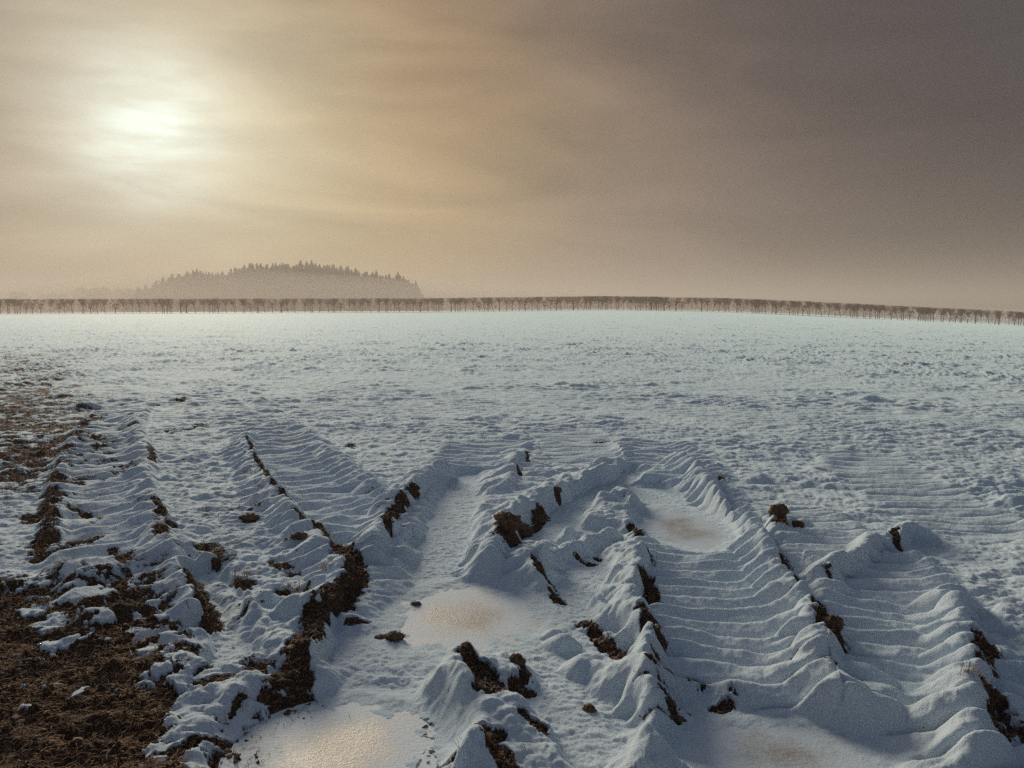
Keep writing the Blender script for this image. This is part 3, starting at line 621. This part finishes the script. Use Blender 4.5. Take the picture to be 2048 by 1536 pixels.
# ------------------------------------------------------------------ the clipped hedge across the field
def tube(pts, rad, seg=5):
    pts = [Vector(p) for p in pts]; V = []; Fc = []
    for k, p in enumerate(pts):
        d = (pts[min(k + 1, len(pts) - 1)] - pts[max(k - 1, 0)]).normalized(); u = d.orthogonal().normalized(); v = d.cross(u)
        for s in range(seg):
            a = 2 * math.pi * s / seg; V.append(tuple(p + (u * math.cos(a) + v * math.sin(a)) * rad[k]))
    for k in range(len(pts) - 1):
        for s in range(seg):
            a = k * seg + s; b = k * seg + (s + 1) % seg; Fc.append((a, b, b + seg, a + seg))
    return V, Fc
class MB:
    def __init__(s): s.V = []; s.F = []
    def add(s, V, Fc): o = len(s.V); s.V += V; s.F += [tuple(i + o for i in f) for f in Fc]
    def mesh(s, name, mat):
        me = bpy.data.meshes.new(name); me.from_pydata(s.V, [], s.F); me.materials.append(mat); return me
HT = 2.85
def hedge_variant(seed, kind):
    r = random.Random(seed); tr = MB(); cw = MB()
    stems = {'single': 1, 'forked': 1, 'leaning': 1, 'twin': 2, 'slender': 1, 'stout': 1, 'triple': 3}[kind]
    for s in range(stems):
        x0 = (s - (stems - 1) / 2) * .45 + r.uniform(-.1, .1); lean = r.uniform(-.12, .12) + (.5 if kind == 'leaning' else 0) * r.choice((-1, 1))
        rad = {'stout': .12, 'slender': .04}.get(kind, .062) * r.uniform(.85, 1.2); y0 = r.uniform(-.2, .2)
        top = r.uniform(1.5, 2.0) if kind != 'forked' else r.uniform(.7, 1.1)
        pts = [(x0, y0, -.3), (x0 + lean * .3, y0, .6), (x0 + lean * .7 + r.uniform(-.08, .08), y0, top * .75), (x0 + lean + r.uniform(-.1, .1), y0, top)]
        tr.add(*tube(pts, [rad * 1.25, rad, rad * .85, rad * .6], 6))
        tips = []
        nl = 5 if kind != 'forked' else 3
        for b in range(nl):
            a = r.uniform(0, 6.28) if kind != 'forked' else b * 3.14 + r.uniform(-.4, .4); sp = r.uniform(.35, .85); zb = top * r.uniform(.55, 1.0)
            f = (zb - pts[1][2]) / max(.1, top - pts[1][2]); bx = pts[1][0] + (pts[3][0] - pts[1][0]) * max(0, f)
            e = (bx + math.cos(a) * sp, y0 + math.sin(a) * sp * .5, HT - r.uniform(.25, .7)); mid = ((bx + e[0]) / 2 + r.uniform(-.1, .1), (y0 + e[1]) / 2, (zb + e[2]) / 2 - .05)
            tr.add(*tube([(bx, y0, zb), mid, e], [rad * .5, rad * .35, .015], 4)); tips += [mid, e]
        for tp in tips + [pts[3], pts[2]]:
            for k in range(22):
                a = r.uniform(0, 6.28); l = r.uniform(.3, .95); e = (tp[0] + math.cos(a) * l * .9, tp[1] + math.sin(a) * l * .5, min(HT - .35 * r.random() ** 2, tp[2] + r.uniform(-.1, .8) * l + .25))
                cw.add(*tube([tp, ((tp[0] + e[0]) / 2 + r.uniform(-.08, .08), (tp[1] + e[1]) / 2, (tp[2] + e[2]) / 2 + .05), e], [.019, .014, .009], 3))
    # the clipped top: a close mat of short upright twigs cut level
    for k in range(34):
        x = r.uniform(-1.0, 1.0); y = r.uniform(-.5, .5); z = HT - abs(r.gauss(0, .55)) - .10; z = max(z, 1.2); l = r.uniform(.15, .4)
        e = (x + r.uniform(-.25, .25), y + r.uniform(-.12, .12), min(HT + r.uniform(-.03, .02), z + l))
        cw.add(*tube([(x, y, z), e], [.012, .007], 3))
    for k in range(270):
        x = r.uniform(-1.0, 1.0); y = r.uniform(-.5, .5); z = .1 + 2.2 * r.random() ** .75; a = r.uniform(0, 6.28); l = r.uniform(.3, .7)
        cw.add(*tube([(x, y, z), (x + math.cos(a) * l * .6, y + math.sin(a) * l * .3, min(HT - .3 * r.random() ** 2, z + l * .8))], [.014, .007], 3))
    return tr.mesh('trunk', M_BARK), cw.mesh('crown', M_TWIG)
KINDS = [('single', 'straight single-stemmed'), ('forked', 'low-forking'), ('leaning', 'leaning'), ('twin', 'twin-stemmed'), ('slender', 'slender-stemmed'), ('stout', 'thick-trunked'), ('triple', 'three-stemmed')]
VAR = []
for k, (kd, wd) in enumerate(KINDS):
    for s in range(2): VAR.append((wd, *hedge_variant(100 + k * 5 + s, kd)))
HEDGE = []
LANDM = [(-600, 0, 'just outside the left edge'), (0, 150, 'at the far left end of the hedge row'), (150, 290, 'before the faint small trees'), (290, 450, 'before the left half of the far wood'), (450, 620, 'before the highest part of the far wood'),
 (620, 860, 'before the right half of the far wood'), (860, 1050, 'just right of the far wood'), (1050, 1300, 'on the highest swell of the field'), (1300, 1500, 'where the hedge begins to dip'),
 (1500, 1700, 'midway down the falling hedge line'), (1700, 1880, 'low on the falling hedge line'), (1880, 2048, 'by the right edge, foot half hidden by snow'), (2048, 2800, 'just outside the right edge')]
A = np.array([gx for gx in (-116.0, 148.0)]); B = np.array([172.0, 137.0])
x = -122.0; hk = 0
while x < 124:
    t = (x + 116) / 232; y = 152 + 13 * math.sin(math.pi * min(1, max(0, t)) * .9) + random.uniform(-.15, .15)
    px = CX + F * x / y
    kd, tm, cm = VAR[random.randrange(len(VAR))]
    if -120 < px < 2170:
        o = bpy.data.objects.new('hedge_tree', None); C.objects.link(o); z = float(macro(np.array([x]), np.array([y]))[0])
        o.location = (x, y, z); o.rotation_euler.z = random.uniform(-.25, .25) + random.choice((0, math.pi)); s = random.uniform(.97, 1.03); o.scale = (random.uniform(.9, 1.1), 1, 1.03)
        link('trunk', tm, o); link('crown', cm, o)
        where = next(w for a, b, w in LANDM if a <= px < b)
        tag(o, f'{kd} bare hedge tree {where}', 'hedge tree', 'clipped bare trees of the hedge row'); hk += 1
    x += random.uniform(1.15, 1.9) if px < 1000 else random.uniform(.95, 1.55)
print('hedge', hk)

# ------------------------------------------------------------------ the far wood
def conifer(seed, ragged=.3, slim=1.0):
    r = random.Random(seed); tr = MB(); cw = MB(); H = 1.0
    tr.add(*tube([(0, 0, -.05), (0, 0, .5), (0, 0, .97)], [.016, .011, .002], 6))
    z = .10; lv = 0
    while z < .985:
        w = (1 - z) ** .95 * .40 * slim * r.uniform(.8, 1.15) + .012; n = 9
        for b in range(n):
            if r.random() < ragged * .35: continue
            a = 6.283 * b / n + lv * .7 + r.uniform(-.25, .25); l = w * r.uniform(.5, 1.35); dr = -.25 * l + r.uniform(-.01, .03); c, s = math.cos(a), math.sin(a)
            hw = l * .30 + .006; up = .018
            p = [(0, 0, z + up), (c * l * .5 - s * hw, s * l * .5 + c * hw, z + dr * .5), (c * l, s * l, z + dr + l * .25), (c * l * .5 + s * hw, s * l * .5 - c * hw, z + dr * .5), (c * l * .45, s * l * .45, z - .03 + dr * .4)]
            cw.add(p, [(0, 1, 2), (0, 2, 3), (0, 4, 1), (0, 3, 4), (1, 4, 2), (4, 3, 2)])
        z += .030 + r.uniform(0, .012); lv += 1
    cw.add(*tube([(0, 0, .94), (r.uniform(-.005, .005), 0, 1.02)], [.006, .001], 4))
    return tr.mesh('trunk', M_BARK), cw.mesh('crown', M_NEEDLE)
CV = [conifer(500 + k, .2 + .15 * (k % 3), [1.0, .8, 1.2, .9, 1.35, 1.1][k]) for k in range(6)]
topx = [275,290,310,345,370,400,425,440,475,500,530,560,595,620,650,680,710,740,765,800,825,840,850]
topy = [588,575,566,554,550,541,548,548,538,532,530,530,529,525,531,534,539,545,549,552,566,580,596]
def plant(px, dist, ty, var, label, group, wscale=1.0):
    x = (px - CX) / F * dist; y = dist; z0 = float(macro(np.array([x]), np.array([y]))[0]) - .3
    ztop = EYE + (HORIZON - ty) / F * dist * 1.0; Hh = max(5.0, ztop - z0)
    o = bpy.data.objects.new('conifer', None); C.objects.link(o); o.location = (x, y, z0); o.rotation_euler.z = random.uniform(0, 6.28)
    ws = (Hh * .4 + 12) * wscale * random.uniform(.85, 1.15); o.scale = (ws, ws, Hh)
    link('trunk', var[0], o); link('crown', var[1], o); tag(o, label, 'conifer', group); return o
GW = 'dark conifers of the far wood in the mist'
SPECIAL = {0: 'last small conifer at the left tip of the far wood'}
n = 0
for row in range(6):
    dist = 432 + row * 12; px = 284 + random.uniform(-4, 4)
    while px < 845:
        ty = float(np.interp(px, topx, topy)) + random.uniform(-4, 6) + (2 if row in (0, 5) else 0) - (1 if row == 3 else 0)
        seg = ('left shoulder' if px < 430 else 'broad crest' if px < 700 else 'right shoulder')
        plant(px, dist + random.uniform(-4, 4), ty, CV[random.randrange(6)], f'hazy dark conifer in the {seg} of the far wood', GW)
        px += random.uniform(12, 21); n += 1
for px, ty, lab in [(281, 574, 'outermost small spiky conifer at the left tip of the far wood'), (400, 538, 'broad dark conifer standing above the left shoulder of the far wood'), (505, 527, 'pointed conifer rising at the start of the wood crest'),
                    (606, 522, 'tall pointed conifer left of the tallest tip on the wood crest'), (627, 521, 'tallest pointed conifer on the wood crest'), (714, 537, 'conifer tip standing proud where the wood begins to fall'), (755, 541, 'thin spire between the crest and the right shoulder'),
                    (798, 545, 'tall ragged conifer near the right end of the far wood'), (833, 562, 'last ragged conifer at the right tip of the far wood'), (550, 526, 'conifer tip in the middle of the wood crest')]:
    plant(px, 430, ty, CV[random.choice((0, 2, 5))], lab, GW, .9)
print('conifers', n)

# small far trees at the left, loose round crowns
def loose(seed):
    r = random.Random(seed); tr = MB(); cw = MB(); tr.add(*tube([(0, 0, -.05), (.01, 0, .3), (0, 0, .6)], [.03, .024, .012], 6))
    for k in range(5):
        a = r.uniform(0, 6.28); tr.add(*tube([(0, 0, .3 + .05 * k), (math.cos(a) * .15, math.sin(a) * .15, .5 + .05 * k), (math.cos(a) * .3, math.sin(a) * .3, .68 + .05 * k)], [.014, .01, .004], 4))
    for k in range(420):
        a = r.uniform(0, 6.28); u = r.random() ** .5; zz = r.uniform(-1, 1); rr = math.sqrt(max(0, 1 - zz * zz)) * u
        c = Vector((math.cos(a) * rr * .42, math.sin(a) * rr * .42, .62 + zz * .34)); d = Vector((c.x, c.y, (c.z - .45))).normalized() * r.uniform(.06, .13); s = d.orthogonal().normalized() * .02; q = d.cross(s).normalized() * .02
        cw.add([tuple(c - s), tuple(c + s), tuple(c + q), tuple(c + d)], [(0, 1, 3), (1, 2, 3), (2, 0, 3), (0, 2, 1)])
    return tr.mesh('trunk', M_BARK), cw.mesh('crown', M_TWIG)
LV = [loose(700 + k) for k in range(3)]
for px, ty, lab in [(38, 583, 'pale leafless tree alone at the far left in the mist'), (50, 585, 'small misty tree touching the lone one at the far left'), (92, 590, 'low misty bush of a tree left of the faint pair'), (110, 587, 'faint tree, left of a misty pair above the hedge'), (130, 588, 'faint tree, right of a misty pair above the hedge'),
                    (168, 576, 'faint tall tree at the left of the small misty group'), (182, 582, 'faint low tree inside the small misty group'), (196, 577, 'faint round tree in the middle of the misty group'), (212, 575, 'faint round tree at the right of the misty group'), (243, 579, 'misty tree in the gap before the wood'), (262, 578, 'misty tree beside the left tip of the far wood')]:
    dist = 620.0; x = (px - CX) / F * dist; z0 = float(macro(np.array([x]), np.array([dist]))[0]); Hh = EYE + (HORIZON - ty) / F * dist - z0
    o = bpy.data.objects.new('far_tree', None); C.objects.link(o); o.location = (x, dist, z0); o.rotation_euler.z = random.uniform(0, 6); o.scale = (Hh * .85, Hh * .85, Hh); v = random.choice(LV); link('trunk', v[0], o); link('crown', v[1], o)
    tag(o, lab, 'tree', 'faint trees in the mist left of the wood')

# ------------------------------------------------------------------ air
def vol_mat(name, dens, aniso, col=(1, 1, 1)):
    m = bpy.data.materials.new(name); m.use_nodes = True; t = m.node_tree; t.nodes.clear()
    v = N(t, 'ShaderNodeVolumePrincipled'); v.inputs['Density'].default_value = dens; v.inputs['Anisotropy'].default_value = aniso; v.inputs['Color'].default_value = (*col, 1)
    o = N(t, 'ShaderNodeOutputMaterial'); t.links.new(v.outputs[0], o.inputs['Volume']); return m
def box(name, lo, hi, mat):
    V = [(x, y, z) for x in (lo[0], hi[0]) for y in (lo[1], hi[1]) for z in (lo[2], hi[2])]
    Fc = [(0, 1, 3, 2), (4, 6, 7, 5), (0, 4, 5, 1), (2, 3, 7, 6), (0, 2, 6, 4), (1, 5, 7, 3)]
    me = bpy.data.meshes.new(name); me.from_pydata(V, [], Fc); me.materials.append(mat); return link(name, me)
hz = box('haze', (-4600, -4600, -8), (4600, 4600, 34), vol_mat('haze_air', .0016, .30, (.56, .51, .465))); tag(hz, kind='stuff')
# a low bank of ground mist in front of the wood
V, Fc = ico(5); zz = V[:, 2].copy(); hf = np.hypot(V[:, 0], V[:, 1]) + 1e-9; up = zz > 0
rad = np.where(up, (1 - np.clip(zz, 0, 1)) ** 1.05, hf); V[:, 0] *= rad / hf; V[:, 1] *= rad / hf; V[:, 2] = np.where(up, zz * 21, zz * 3)
V = V * np.array([300, 95, 1]) + np.array([-110, 318, -3.5]); mb = link('mist_bank', mesh_np('mist_bank', V, Fc, [vol_mat('mist', .0115, .30, (.56, .51, .465))])); tag(mb, kind='stuff')
